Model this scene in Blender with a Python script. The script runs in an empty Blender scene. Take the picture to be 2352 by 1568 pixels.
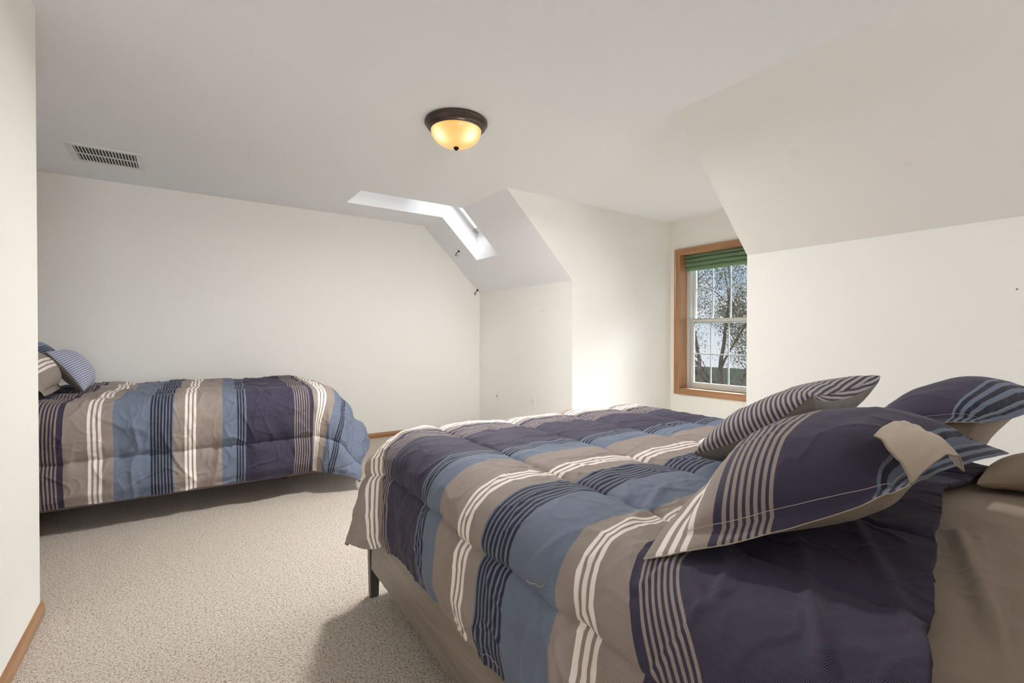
import bpy, bmesh, math, random
import numpy as np
from mathutils import Vector, Matrix
SC = bpy.context.scene
COL = SC.collection
PI = math.pi
rng = random.Random(7)

# ------------------------------------------------------------------ helpers
def lin(c):
    c = c / 255.0
    return c / 12.92 if c <= 0.04045 else ((c + 0.055) / 1.055) ** 2.4
def rgb(r, g, b):
    return (lin(r), lin(g), lin(b), 1.0)

class G:
    """small wrapper that builds node graphs"""
    def __init__(s, tree):
        s.t = tree
    def n(s, kind, **kw):
        nd = s.t.nodes.new(kind)
        for k, v in kw.items():
            setattr(nd, k, v)
        return nd
    def put(s, sock, v):
        if hasattr(v, 'is_linked') or isinstance(v, bpy.types.NodeSocket):
            s.t.links.new(v, sock)
        elif v is not None:
            sock.default_value = v
    def m(s, op, a, b=None, c=None, clamp=False):
        nd = s.n('ShaderNodeMath', operation=op, use_clamp=clamp)
        for i, v in enumerate((a, b, c)):
            if v is not None:
                s.put(nd.inputs[i], v)
        return nd.outputs[0]
    def mix(s, f, a, b, mode='MIX'):
        nd = s.n('ShaderNodeMix', data_type='RGBA', blend_type=mode)
        s.put(nd.inputs[0], f); s.put(nd.inputs[6], a); s.put(nd.inputs[7], b)
        return nd.outputs[2]
    def noise(s, vec, scale, detail=2.0, rough=0.5, col=False, distortion=0.0):
        nd = s.n('ShaderNodeTexNoise')
        s.put(nd.inputs['Vector'], vec)
        nd.inputs['Scale'].default_value = scale
        nd.inputs['Detail'].default_value = detail
        nd.inputs['Roughness'].default_value = rough
        nd.inputs['Distortion'].default_value = distortion
        return nd.outputs[1 if col else 0]
    def ramp(s, f, stops, interp='LINEAR'):
        nd = s.n('ShaderNodeValToRGB')
        cr = nd.color_ramp
        cr.interpolation = interp
        while len(cr.elements) < len(stops):
            cr.elements.new(1.0)
        for e, (p, c) in zip(cr.elements, stops):
            e.position = p
            e.color = c
        s.put(nd.inputs[0], f)
        return nd.outputs[0]
    def bump(s, h, strength, dist, normal=None):
        nd = s.n('ShaderNodeBump')
        nd.inputs['Strength'].default_value = strength
        nd.inputs['Distance'].default_value = dist
        s.put(nd.inputs['Height'], h)
        if normal is not None:
            s.put(nd.inputs['Normal'], normal)
        return nd.outputs[0]
    def mapping(s, vec, scale=(1, 1, 1), rot=(0, 0, 0)):
        nd = s.n('ShaderNodeMapping')
        s.put(nd.inputs[0], vec)
        nd.inputs['Rotation'].default_value = rot
        nd.inputs['Scale'].default_value = scale
        return nd.outputs[0]

def material(name, color=None, rough=0.6, metal=0.0, spec=0.5):
    m = bpy.data.materials.new(name)
    m.use_nodes = True
    b = m.node_tree.nodes['Principled BSDF']
    if color is not None:
        b.inputs['Base Color'].default_value = color
    b.inputs['Roughness'].default_value = rough
    b.inputs['Metallic'].default_value = metal
    b.inputs['Specular IOR Level'].default_value = spec
    return m, G(m.node_tree), b

def tag(o, label=None, cat=None, group=None, kind=None):
    for k, v in (('label', label), ('category', cat), ('group', group), ('kind', kind)):
        if v:
            o[k] = v
    return o

def link(name, me, mats, parent=None):
    o = bpy.data.objects.new(name, me)
    COL.objects.link(o)
    for m in (mats if isinstance(mats, (list, tuple)) else [mats]):
        me.materials.append(m)
    if parent is not None:
        o.parent = parent
    return o

def empty(name, loc, label, cat, group=None, rotz=0.0):
    o = bpy.data.objects.new(name, None)
    o.empty_display_size = 0.1
    COL.objects.link(o)
    o.location = loc
    o.rotation_euler = (0, 0, rotz)
    tag(o, label, cat, group)
    return o

class MB:
    """collects faces; build() makes ONE mesh object"""
    def __init__(s):
        s.v, s.f, s.mi = [], [], []
    def face(s, pts, mi=0):
        i = len(s.v)
        s.v += [tuple(p) for p in pts]
        s.f.append(tuple(range(i, i + len(pts))))
        s.mi.append(mi)
    def box(s, a, b, mi=0, M=None, taper=None):
        x0, y0, z0 = a; x1, y1, z1 = b
        P = [Vector(p) for p in ((x0, y0, z0), (x1, y0, z0), (x1, y1, z0), (x0, y1, z0),
                                 (x0, y0, z1), (x1, y0, z1), (x1, y1, z1), (x0, y1, z1))]
        if taper is not None:                       # shrink the lower face about its centre
            c = (P[0] + P[2]) / 2
            for k in range(4):
                P[k] = c + (P[k] - c) * taper
        if M is not None:
            P = [M @ p for p in P]
        i = len(s.v)
        s.v += [tuple(p) for p in P]
        for q in ((0, 3, 2, 1), (4, 5, 6, 7), (0, 1, 5, 4), (1, 2, 6, 5), (2, 3, 7, 6), (3, 0, 4, 7)):
            s.f.append(tuple(i + k for k in q)); s.mi.append(mi)
    def tube(s, pts, radii, n=8, mi=0, cap=True):
        pts = [Vector(p) for p in pts]
        if not isinstance(radii, (list, tuple)):
            radii = [radii] * len(pts)
        base = len(s.v)
        ref = None
        for k, p in enumerate(pts):
            d = (pts[min(k + 1, len(pts) - 1)] - pts[max(k - 1, 0)])
            d = d.normalized() if d.length > 1e-9 else Vector((0, 0, 1))
            if ref is None:
                ref = d.orthogonal().normalized()
            ref = (ref - d * ref.dot(d))
            ref = ref.normalized() if ref.length > 1e-6 else d.orthogonal().normalized()
            w = d.cross(ref)
            for j in range(n):
                a = 2 * PI * j / n
                s.v.append(tuple(p + (ref * math.cos(a) + w * math.sin(a)) * radii[k]))
        for k in range(len(pts) - 1):
            for j in range(n):
                a = base + k * n + j; b = base + k * n + (j + 1) % n
                s.f.append((a, b, b + n, a + n)); s.mi.append(mi)
        if cap:
            s.f.append(tuple(base + j for j in reversed(range(n)))); s.mi.append(mi)
            e = base + (len(pts) - 1) * n
            s.f.append(tuple(e + j for j in range(n))); s.mi.append(mi)
    def lathe(s, prof, c, n=64, mi=0):
        base = len(s.v)
        for (r, z) in prof:
            for j in range(n):
                a = 2 * PI * j / n
                s.v.append((c[0] + r * math.cos(a), c[1] + r * math.sin(a), c[2] + z))
        for k in range(len(prof) - 1):
            for j in range(n):
                a = base + k * n + j; b = base + k * n + (j + 1) % n
                s.f.append((a, b, b + n, a + n)); s.mi.append(mi)
    def extrude_profile(s, prof, a, b, up=(0, 0, 1), out=(0, 1, 0), mi=0):
        """prof: (o, u) pairs swept in a straight line from a to b"""
        a, b, up, out = Vector(a), Vector(b), Vector(up), Vector(out)
        i = len(s.v); n = len(prof)
        for e in (a, b):
            for (o, u) in prof:
                s.v.append(tuple(e + out * o + up * u))
        for k in range(n):
            s.f.append((i + k, i + (k + 1) % n, i + n + (k + 1) % n, i + n + k)); s.mi.append(mi)
        s.f.append(tuple(i + k for k in range(n))); s.mi.append(mi)
        s.f.append(tuple(i + n + k for k in reversed(range(n)))); s.mi.append(mi)
    def build(s, name, mats, parent=None, smooth=False, bevel=0.0, fix=True, angle=40):
        me = bpy.data.meshes.new(name)
        off = Vector((0, 0, 0))
        if parent is not None:
            inv = parent.matrix_basis.inverted()
            vv = [tuple(inv @ Vector(p)) for p in s.v]
        else:
            vv = s.v
        me.from_pydata(vv, [], s.f)
        me.polygons.foreach_set('material_index', s.mi)
        if fix:
            bm = bmesh.new(); bm.from_mesh(me)
            bmesh.ops.remove_doubles(bm, verts=bm.verts, dist=1e-6)
            bmesh.ops.recalc_face_normals(bm, faces=bm.faces)
            bm.to_mesh(me); bm.free()
        if smooth:
            me.polygons.foreach_set('use_smooth', [True] * len(me.polygons))
            try:
                me.set_sharp_from_angle(angle=math.radians(angle))
            except Exception:
                pass
        o = link(name, me, mats, parent)
        if bevel > 0:
            bv = o.modifiers.new('bevel', 'BEVEL'); bv.width = bevel; bv.segments = 2
            bv.limit_method = 'ANGLE'; bv.angle_limit = math.radians(40)
        return o

def struct(o):
    o['kind'] = 'structure'
    return o

# ---- numpy noise -----------------------------------------------------------
def _hash(ix, iy, seed):
    h = (ix * 374761393 + iy * 668265263 + seed * 1442695041) & 0xffffffff
    h = ((h ^ (h >> 13)) * 1274126177) & 0xffffffff
    return ((h ^ (h >> 16)) & 0xffff) / 65535.0
def vnoise(x, y, seed=0):
    x = np.asarray(x, float); y = np.asarray(y, float)
    ix = np.floor(x).astype(np.int64); iy = np.floor(y).astype(np.int64)
    fx = x - ix; fy = y - iy
    fx = fx ** 3 * (fx * (fx * 6 - 15) + 10); fy = fy ** 3 * (fy * (fy * 6 - 15) + 10)
    a = _hash(ix, iy, seed); b = _hash(ix + 1, iy, seed)
    c = _hash(ix, iy + 1, seed); d = _hash(ix + 1, iy + 1, seed)
    return (a + (b - a) * fx + (c - a) * fy + (a - b - c + d) * fx * fy) * 2 - 1
def fbm(x, y, seed=0, oc=3):
    r = 0; a = 1.0
    for k in range(oc):
        r = r + a * vnoise(x * 2 ** k + 17.3 * k, y * 2 ** k - 9.1 * k, seed + k); a *= 0.5
    return r
def ridge(x, y, seed=0):
    """thin crease lines"""
    wx = x + 0.6 * vnoise(x * 0.7, y * 0.7, seed + 50); wy = y + 0.6 * vnoise(x * 0.7 + 5, y * 0.7, seed + 51)
    return (1 - np.minimum(1, np.abs(vnoise(wx, wy, seed)) * 3.0)) ** 2
def sstep(a, b, x):
    t = np.clip((x - a) / (b - a), 0, 1)
    return t * t * (3 - 2 * t)

def grid_mesh(name, P, UV, mats, parent=None, flip=False, mi=None):
    """P: (n,m,3) array -> one smooth mesh with a UV map in metres"""
    n, m = P.shape[:2]
    if parent is not None:
        inv = np.array(parent.matrix_basis.inverted())
        P = P @ inv[:3, :3].T + inv[:3, 3]
    idx = np.arange(n * m).reshape(n, m)
    q = np.stack([idx[:-1, :-1], idx[1:, :-1], idx[1:, 1:], idx[:-1, 1:]], -1).reshape(-1, 4)
    if flip:
        q = q[:, ::-1]
    me = bpy.data.meshes.new(name)
    nf = len(q)
    me.vertices.add(n * m); me.loops.add(nf * 4); me.polygons.add(nf)
    me.vertices.foreach_set('co', P.reshape(-1).astype(np.float32))
    me.loops.foreach_set('vertex_index', q.reshape(-1).astype(np.int32))
    me.polygons.foreach_set('loop_start', np.arange(0, nf * 4, 4, dtype=np.int32))
    me.polygons.foreach_set('use_smooth', np.ones(nf, bool))
    if mi is not None:
        me.polygons.foreach_set('material_index', mi.reshape(-1).astype(np.int32))
    uvl = me.uv_layers.new(name='UVMap')
    uvl.data.foreach_set('uv', UV.reshape(-1, 2)[q.reshape(-1)].reshape(-1).astype(np.float32))
    me.update(); me.validate()
    return link(name, me, mats, parent)

def grid_normals(P):
    du = np.gradient(P, axis=0); dv = np.gradient(P, axis=1)
    N = np.cross(du, dv)
    return N / np.maximum(np.linalg.norm(N, axis=2, keepdims=True), 1e-9)

# ------------------------------------------------------------------ materials
def mat_paint(name, col, bump=0.25, marks=()):
    m, g, b = material(name, col, 0.75, spec=0.25)
    tc = g.n('ShaderNodeTexCoord').outputs['Object']
    h = g.noise(tc, 28, 3, 0.55)
    h2 = g.noise(tc, 140, 2, 0.5)
    hh = g.m('ADD', g.m('MULTIPLY', h, 0.7), g.m('MULTIPLY', h2, 0.3))
    g.put(b.inputs['Normal'], g.bump(hh, bump, 0.004))
    if marks:
        c = col
        for (p, r, dark) in marks:
            d = g.n('ShaderNodeVectorMath', operation='DISTANCE')
            g.put(d.inputs[0], tc); d.inputs[1].default_value = p
            f = g.m('LESS_THAN', d.outputs['Value'], r)
            c = g.mix(f, c, dark)
        g.put(b.inputs['Base Color'], c)
    return m

M_wall = mat_paint('wall_paint', rgb(233, 231, 226), marks=(((3.128, 4.001, 1.409), 0.006, rgb(120, 112, 104)), ((3.128, 0.507, 1.353), 0.004, rgb(120, 112, 104))))
M_ceil = mat_paint('ceiling_paint', rgb(232, 234, 236), 0.35)
M_slope = mat_paint('slope_paint', rgb(229, 226, 221), 0.25, marks=(((2.69, 1.267, 2.114), 0.024, rgb(225, 221, 215)), ((2.85, 0.828, 1.956), 0.019, rgb(225, 221, 215))))
M_well = mat_paint('well_paint', rgb(242, 242, 242), 0.1)

def mat_wood(name, c1, c2, axis, rough=0.35, scale=1.0, coat=0.0):
    m, g, b = material(name, c1, rough)
    tc = g.n('ShaderNodeTexCoord').outputs['Object']
    s = [22 * scale] * 3
    s[axis] = 1.6 * scale
    v = g.mapping(tc, tuple(s))
    f = g.noise(v, 1.0, 5, 0.6, distortion=0.6)
    s2 = [160 * scale] * 3; s2[axis] = 5 * scale
    f2 = g.noise(g.mapping(tc, tuple(s2)), 1.0, 2, 0.5)
    ff = g.m('ADD', g.m('MULTIPLY', f, 0.7), g.m('MULTIPLY', f2, 0.3))
    col = g.ramp(ff, [(0.32, c2), (0.62, c1)])
    g.put(b.inputs['Base Color'], col)
    g.put(b.inputs['Normal'], g.bump(ff, 0.08, 0.002))
    b.inputs['Coat Weight'].default_value = coat
    b.inputs['Coat Roughness'].default_value = 0.2
    return m
OAK1, OAK2 = rgb(166, 122, 84), rgb(132, 92, 60)
M_oak = [mat_wood('oak_x', OAK1, OAK2, 0, 0.35, coat=0.3), mat_wood('oak_y', OAK1, OAK2, 1, 0.35, coat=0.3), mat_wood('oak_z', OAK1, OAK2, 2, 0.3, coat=0.4)]
M_rail = mat_wood('grey_wood', rgb(140, 128, 117), rgb(104, 93, 84), 1, 0.42, 0.7)
M_rail_x = mat_wood('grey_wood_x', rgb(140, 128, 117), rgb(104, 93, 84), 0, 0.42, 0.7)
M_leg = mat_wood('dark_leg_wood', rgb(84, 77, 72), rgb(56, 49, 45), 2, 0.4, 0.8)

def mat_carpet():
    m, g, b = material('carpet', None, 0.95, spec=0.1)
    tc = g.n('ShaderNodeTexCoord').outputs['Object']
    vo = g.n('ShaderNodeTexVoronoi'); g.put(vo.inputs['Vector'], tc); vo.inputs['Scale'].default_value = 250
    vo.inputs['Randomness'].default_value = 1.0
    n1 = g.noise(tc, 150, 3, 0.65)
    n2 = g.noise(tc, 5, 2, 0.5)
    n3 = g.noise(tc, 330, 2, 0.6)
    f = g.m('ADD', g.m('MULTIPLY', n1, 0.55), g.m('MULTIPLY', n3, 0.45))
    c = g.ramp(f, [(0.34, rgb(138, 123, 108)), (0.46, rgb(200, 187, 172)), (0.62, rgb(226, 215, 201))])
    pit = g.m('GREATER_THAN', vo.outputs['Distance'], 0.52)
    sp = g.m('GREATER_THAN', g.noise(tc, 110, 2, 0.5), 0.52)
    c = g.mix(g.m('MULTIPLY', g.m('MULTIPLY', pit, sp), 0.6), c, rgb(92, 78, 66))
    c = g.mix(g.m('MULTIPLY', g.m('SUBTRACT', n2, 0.5), 0.35, clamp=True), c, rgb(190, 172, 155))
    g.put(b.inputs['Base Color'], c)
    h = g.m('SUBTRACT', g.m('MULTIPLY', n1, 1.2), vo.outputs['Distance'])
    g.put(b.inputs['Normal'], g.bump(h, 0.8, 0.006))
    b.inputs['Sheen Weight'].default_value = 0.15
    return m
M_carpet = mat_carpet()

NAVY = rgb(77, 72, 94)
BLUE = rgb(132, 144, 166)
TAUPE = rgb(182, 167, 158)
WHITE = rgb(232, 222, 214)
DARK = rgb(58, 58, 74)

def fabric(name, stripes, groups, weave=0.86, flat=None, period=0.0125, pitch=0.0021, swap=False):
    """woven striped cloth. UV in metres: u runs across the stripes, v along them."""
    m, g, b = material(name, None, 0.8, spec=0.25)
    uv = g.n('ShaderNodeUVMap'); uv.uv_map = 'UVMap'
    sx = g.n('ShaderNodeSeparateXYZ'); g.put(sx.inputs[0], uv.outputs[0])
    u, v = sx.outputs[0], sx.outputs[1]
    if stripes is not None:
        lo, hi = -1.0, 2.5
        f = g.m('DIVIDE', g.m('SUBTRACT', u, lo), hi - lo)
        col = g.ramp(f, [(max(0.0, (p - lo) / (hi - lo)), c) for p, c in stripes], 'CONSTANT')
    else:
        col = flat
    amt = weave
    for (a, e, n, duty, c, wv) in groups:
        p = (e - a) / (n - 1 + duty)
        inside = g.m('MULTIPLY', g.m('GREATER_THAN', u, a), g.m('LESS_THAN', u, e))
        line = g.m('LESS_THAN', g.m('FRACT', g.m('DIVIDE', g.m('SUBTRACT', u, a), p)), duty)
        k = g.m('MULTIPLY', inside, line)
        col = g.mix(k, col, c)
        if wv is not None:
            nd = g.n('ShaderNodeMix', data_type='FLOAT')
            g.put(nd.inputs[0], k); g.put(nd.inputs[2], amt); nd.inputs[3].default_value = wv
            amt = nd.outputs[0]
    # herringbone: diagonal ribs whose slant flips from band to band
    tri = g.m('ABSOLUTE', g.m('SUBTRACT', g.m('FRACT', g.m('DIVIDE', v, period)), 0.5))
    ph = g.m('ADD', u, g.m('MULTIPLY', tri, period * 1.3))
    w = g.m('SINE', g.m('MULTIPLY', ph, 2 * PI / pitch))
    hb = g.m('MULTIPLY_ADD', w, 2.2, 0.5, clamp=True)
    dk = g.m('MULTIPLY', hb, amt)
    dark = g.mix(1.0, col, (0.055, 0.05, 0.05, 1), 'MULTIPLY')
    g.put(b.inputs['Base Color'], g.mix(dk, col, dark))
    tc = g.n('ShaderNodeTexCoord').outputs['Object']
    fine = g.noise(tc, 60, 4, 0.6)
    nb = g.bump(fine, 0.25, 0.006)
    g.put(b.inputs['Normal'], nb)
    b.inputs['Sheen Weight'].default_value = 0.06
    b.inputs['Sheen Roughness'].default_value = 0.4
    return m

STRIPES = [(-1.0, BLUE), (-0.295, TAUPE), (-0.127, NAVY), (0.289, BLUE), (0.43, TAUPE), (0.685, BLUE), (0.972, TAUPE),
           (1.198, NAVY), (2.02, BLUE)]
GROUPS = [(-0.42, -0.37, 3, 0.6, DARK, None), (-0.218, -0.158, 3, 0.6, WHITE, 0.06), (-0.097, 0.0, 7, 0.42, TAUPE, None),
          (0.310, 0.352, 3, 0.6, DARK, None), (0.578, 0.637, 3, 0.6, WHITE, 0.06), (0.702, 0.809, 7, 0.62, DARK, None),
          (1.034, 1.097, 3, 0.6, WHITE, 0.06), (1.228, 1.335, 7, 0.5, TAUPE, None)]
M_stripe = fabric('striped_cotton', STRIPES, GROUPS)
M_stripe_wide = fabric('striped_cotton_wide', [(-1.0, BLUE), (-0.62, TAUPE)] + STRIPES[2:], GROUPS[1:])
SHAM_STRIPES = [(-1.0, TAUPE), (1.192, NAVY), (1.495, BLUE), (2.4, TAUPE)]
SHAM_GROUPS = [(1.118, 1.168, 3, 0.55, WHITE, 0.06), (1.216, 1.308, 7, 0.55, TAUPE, None), (1.51, 1.60, 4, 0.5, DARK, None)]
M_sham = fabric('sham_cotton', SHAM_STRIPES, SHAM_GROUPS)
M_deco = fabric('pinstripe_cotton', None, [(-1.0, 2.0, 215, 0.48, rgb(74, 70, 80), None)], 0.25, flat=rgb(168, 158, 158))
M_deco2 = fabric('pale_pinstripe_cotton', None, [(-1.0, 2.0, 215, 0.42, rgb(112, 114, 136), None)], 0.1, flat=rgb(190, 192, 212))

def mat_plain_cloth(name, col, bump=0.25):
    m, g, b = material(name, col, 0.8, spec=0.2)
    tc = g.n('ShaderNodeTexCoord').outputs['Object']
    n = g.noise(tc, 600, 2, 0.5); n2 = g.noise(tc, 22, 4, 0.6)
    g.put(b.inputs['Base Color'], g.mix(g.m('MULTIPLY', n, 0.25), col, tuple(c * 0.8 for c in col[:3]) + (1,)))
    g.put(b.inputs['Normal'], g.bump(n2, bump, 0.01))
    b.inputs['Sheen Weight'].default_value = 0.2
    return m
M_beige = mat_plain_cloth('beige_cotton', rgb(168, 152, 134))
M_lining = mat_plain_cloth('lining_cotton', rgb(184, 168, 150), 0.12)
M_sheet = mat_plain_cloth('sheet_cotton', rgb(166, 150, 134), 0.15)
M_taupe = mat_plain_cloth('taupe_back', rgb(112, 106, 98))
M_thread = mat_plain_cloth('thread', rgb(170, 160, 150))
M_base = mat_plain_cloth('grey_base_cloth', rgb(112, 100, 92))

M_plastic = material('white_plastic', rgb(226, 223, 216), 0.4)[0]
M_vent = material('vent_enamel', rgb(222, 222, 220), 0.45)[0]
M_dark = material('duct_dark', rgb(48, 47, 46), 0.8)[0]
M_black = material('black_metal', rgb(22, 20, 19), 0.45, 0.6)[0]
M_bronze = material('bronze', rgb(84, 74, 68), 0.32, 0.85)[0]
M_vinyl = material('window_vinyl', rgb(196, 197, 192), 0.4)[0]
M_vinylw = material('skylight_white', rgb(238, 238, 238), 0.4)[0]
M_muntin = material('muntin_white', rgb(176, 184, 188), 0.5)[0]

def mat_glass(name):
    m = bpy.data.materials.new(name); m.use_nodes = True
    t = m.node_tree; t.nodes.clear(); g = G(t)
    out = g.n('ShaderNodeOutputMaterial')
    tr = g.n('ShaderNodeBsdfTransparent'); tr.inputs[0].default_value = (0.97, 0.98, 0.98, 1)
    gl = g.n('ShaderNodeBsdfGlossy'); gl.inputs['Roughness'].default_value = 0.02
    fr = g.n('ShaderNodeFresnel'); fr.inputs[0].default_value = 1.35
    mx = g.n('ShaderNodeMixShader')
    g.put(mx.inputs[0], g.m('MULTIPLY', fr.outputs[0], 0.6)); g.put(mx.inputs[1], tr.outputs[0]); g.put(mx.inputs[2], gl.outputs[0])
    g.put(out.inputs[0], mx.outputs[0])
    return m
M_glass = mat_glass('pane_glass')

def mat_blind():
    m, g, b = material('green_shade', rgb(118, 146, 108), 0.7)
    tc = g.n('ShaderNodeTexCoord').outputs['Object']
    f = g.noise(g.mapping(tc, (40, 40, 900)), 1.0, 2)
    g.put(b.inputs['Base Color'], g.mix(f, rgb(84, 112, 82), rgb(108, 136, 102)))
    return m
M_blind = mat_blind()

# ------------------------------------------------------------------ room shell
CE, YA, XB, K, XS = 2.44, 5.289, 3.128, 1.681, 2.36
Y1, Y2, XW = 3.523, 1.774, 4.626
XL, YL, YS, XLL = -0.477, 2.676, -4.6, -1.42
SKX0, SKX1, SKY0, SKY1, SKZ = 1.33, 2.795, 4.332, 4.790, 2.010

b = MB(); b.face([(XLL - .1, YS - .1, 0), (XW + .1, YS - .1, 0), (XW + .1, YA + .1, 0), (XLL - .1, YA + .1, 0)])
floor = struct(b.build('floor', M_carpet, fix=False))

def cells(xs, ys, skip, zf, flip=True):
    mb = MB()
    for x0, x1 in zip(xs[:-1], xs[1:]):
        for y0, y1 in zip(ys[:-1], ys[1:]):
            if skip((x0 + x1) / 2, (y0 + y1) / 2):
                continue
            q = [(x0, y0, zf(x0)), (x1, y0, zf(x1)), (x1, y1, zf(x1)), (x0, y1, zf(x0))]
            mb.face(q[::-1])
    return mb
hole = lambda x, y: SKX0 < x < SKX1 and SKY0 < y < SKY1
mb = cells([XLL, SKX0, XS], [YS, Y2, Y1, SKY0, SKY1, YA], hole, lambda x: CE)
for q in [((XS, Y2), (XW, Y1))]:
    (x0, y0), (x1, y1) = q
    mb.face([(x0, y1, CE), (x1, y1, CE), (x1, y0, CE), (x0, y0, CE)])
# sloped part beside the skylight belongs to the ceiling too
zs = lambda x: K + (XB - x) * (CE - K) / (XB - XS)
s1 = cells([XS, SKX1, XB], [Y1, SKY0, SKY1, YA], hole, zs)
for f in s1.f:
    mb.face([s1.v[i] for i in f])
struct(mb.build('ceiling', M_ceil, fix=False))
struct(cells([XS, XB], [YS, Y2], lambda x, y: False, zs).build('ceiling_slope', M_slope, fix=False))

def wall(name, polys, m=M_wall):
    mb = MB()
    for p in polys:
        mb.face(p)
    return struct(mb.build(name, m, fix=False))
wall('wall_back', [[(XLL, YA, 0), (XB, YA, 0), (XB, YA, K), (XS, YA, CE), (XLL, YA, CE)]])
wall('wall_right', [[(XB, YA, 0), (XB, Y1, 0), (XB, Y1, K), (XB, YA, K)], [(XB, Y2, 0), (XB, YS, 0), (XB, YS, K), (XB, Y2, K)]])
wall('wall_dormer_left', [[(XB, Y1, 0), (XW, Y1, 0), (XW, Y1, CE), (XS, Y1, CE), (XB, Y1, K)]])
wall('wall_dormer_right', [[(XW, Y2, 0), (XB, Y2, 0), (XB, Y2, K), (XS, Y2, CE), (XW, Y2, CE)]])
# window opening
WY0, WY1, WZ0, WZ1 = 1.845, 3.397, 0.560, 2.050
wall('wall_window', [[(XW, Y1, 0), (XW, WY1, 0), (XW, WY1, CE), (XW, Y1, CE)], [(XW, WY0, 0), (XW, Y2, 0), (XW, Y2, CE), (XW, WY0, CE)],
                     [(XW, WY1, 0), (XW, WY0, 0), (XW, WY0, WZ0), (XW, WY1, WZ0)], [(XW, WY1, WZ1), (XW, WY0, WZ1), (XW, WY0, CE), (XW, WY1, CE)]])
wall('wall_partition', [[(XL, YS, 0), (XL, YL, 0), (XL, YL, CE), (XL, YS, CE)], [(XL, YL, 0), (XLL, YL, 0), (XLL, YL, CE), (XL, YL, CE)]])
wall('wall_left', [[(XLL, YL, 0), (XLL, YA, 0), (XLL, YA, CE), (XLL, YL, CE)]])
# wall behind the photographer with a wide opening added to let fill light in
RX0, RX1, RZ0, RZ1 = -0.4, 1.3, 0.50, 2.25
wall('wall_front', [[(XL, YS, 0), (RX0, YS, 0), (RX0, YS, CE), (XL, YS, CE)], [(RX1, YS, 0), (XB, YS, 0), (XB, YS, K), (XS, YS, CE), (RX1, YS, CE)],
                    [(RX0, YS, 0), (RX1, YS, 0), (RX1, YS, RZ0), (RX0, YS, RZ0)], [(RX0, YS, RZ1), (RX1, YS, RZ1), (RX1, YS, CE), (RX0, YS, CE)]])
# skylight well
RT = 0.33
zr = lambda x: SKZ + RT + (SKX1 - x) * (CE - K) / (XB - XS)
XT = 1.98
wall('wall_skylight_well', [
    [(SKX0, SKY1, CE), (XS, SKY1, CE), (SKX1, SKY1, SKZ), (SKX1, SKY1, zr(SKX1)), (XT, SKY1, zr(XT))],
    [(SKX0, SKY0, CE), (XT, SKY0, zr(XT)), (SKX1, SKY0, zr(SKX1)), (SKX1, SKY0, SKZ), (XS, SKY0, CE)],
    [(SKX1, SKY0, SKZ), (SKX1, SKY0, zr(SKX1)), (SKX1, SKY1, zr(SKX1)), (SKX1, SKY1, SKZ)],
    [(SKX0, SKY0, CE), (SKX0, SKY1, CE), (XT, SKY1, zr(XT)), (XT, SKY0, zr(XT))]], M_well)

# baseboards: stained oak with an eased top
BP = [(0, 0), (0.013, 0), (0.013, 0.030), (0.010, 0.046), (0.006, 0.052), (0.0, 0.057)]
def baseboard(name, a, c, out, ax):
    mb = MB(); mb.extrude_profile(BP, a, c, out=out)
    return struct(mb.build(name, M_oak[ax]))
baseboard('baseboard_back', (XLL, YA, 0), (XB, YA, 0), (0, -1, 0), 0)
baseboard('baseboard_right', (XB, YA, 0), (XB, Y1, 0), (-1, 0, 0), 1)
baseboard('baseboard_front', (XB, Y2, 0), (XB, YS, 0), (-1, 0, 0), 1)
baseboard('baseboard_dormer', (XW, Y1, 0), (XW, Y2, 0), (-1, 0, 0), 1)
baseboard('baseboard_partition', (XL, YS, 0), (XL, YL + 0.013, 0), (1, 0, 0), 1)

# ------------------------------------------------------------------ window 1 (oak cased, double hung, two units)
win = empty('window_1', (XW, (WY0 + WY1) / 2, WZ0), None, None); struct(win)
CW = 0.068
cas = [(0, 0), (0.012, 0), (0.017, 0.006), (0.019, 0.03), (0.017, 0.05), (0.020, 0.056), (0.020, CW), (0, CW)]
for nm, a, c, up, ax in (('casing', (XW, WY1, WZ0 - CW), (XW, WY1, WZ1 + CW), (0, 1, 0), 2), ('casing', (XW, WY0, WZ0 - CW), (XW, WY0, WZ1 + CW), (0, -1, 0), 2),
                         ('casing', (XW, WY1, WZ1), (XW, WY0, WZ1), (0, 0, 1), 1), ('casing', (XW, WY1, WZ0), (XW, WY0, WZ0), (0, 0, -1), 1)):
    mb = MB(); mb.extrude_profile(cas, a, c, up=up, out=(-1, 0, 0)); mb.build(nm, M_oak[ax], win)
JD = 0.125
for a, c, ax in (((XW, WY1, WZ0), (XW + JD, WY1 + .018, WZ1), 2), ((XW, WY0 - .018, WZ0), (XW + JD, WY0, WZ1), 2),
                 ((XW, WY0, WZ1), (XW + JD, WY1, WZ1 + .018), 1), ((XW, WY0, WZ0 - .018), (XW + JD, WY1, WZ0), 1)):
    mb = MB(); mb.box(a, c); mb.build('jamb', M_oak[ax], win)
ym = (WY0 + WY1) / 2
mb = MB(); mb.box((XW + .07, ym - .012, WZ0), (XW + JD + .08, ym + .012, WZ1)); mb.build('mullion', M_oak[2], win, bevel=.002)
X0 = XW + JD
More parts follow.
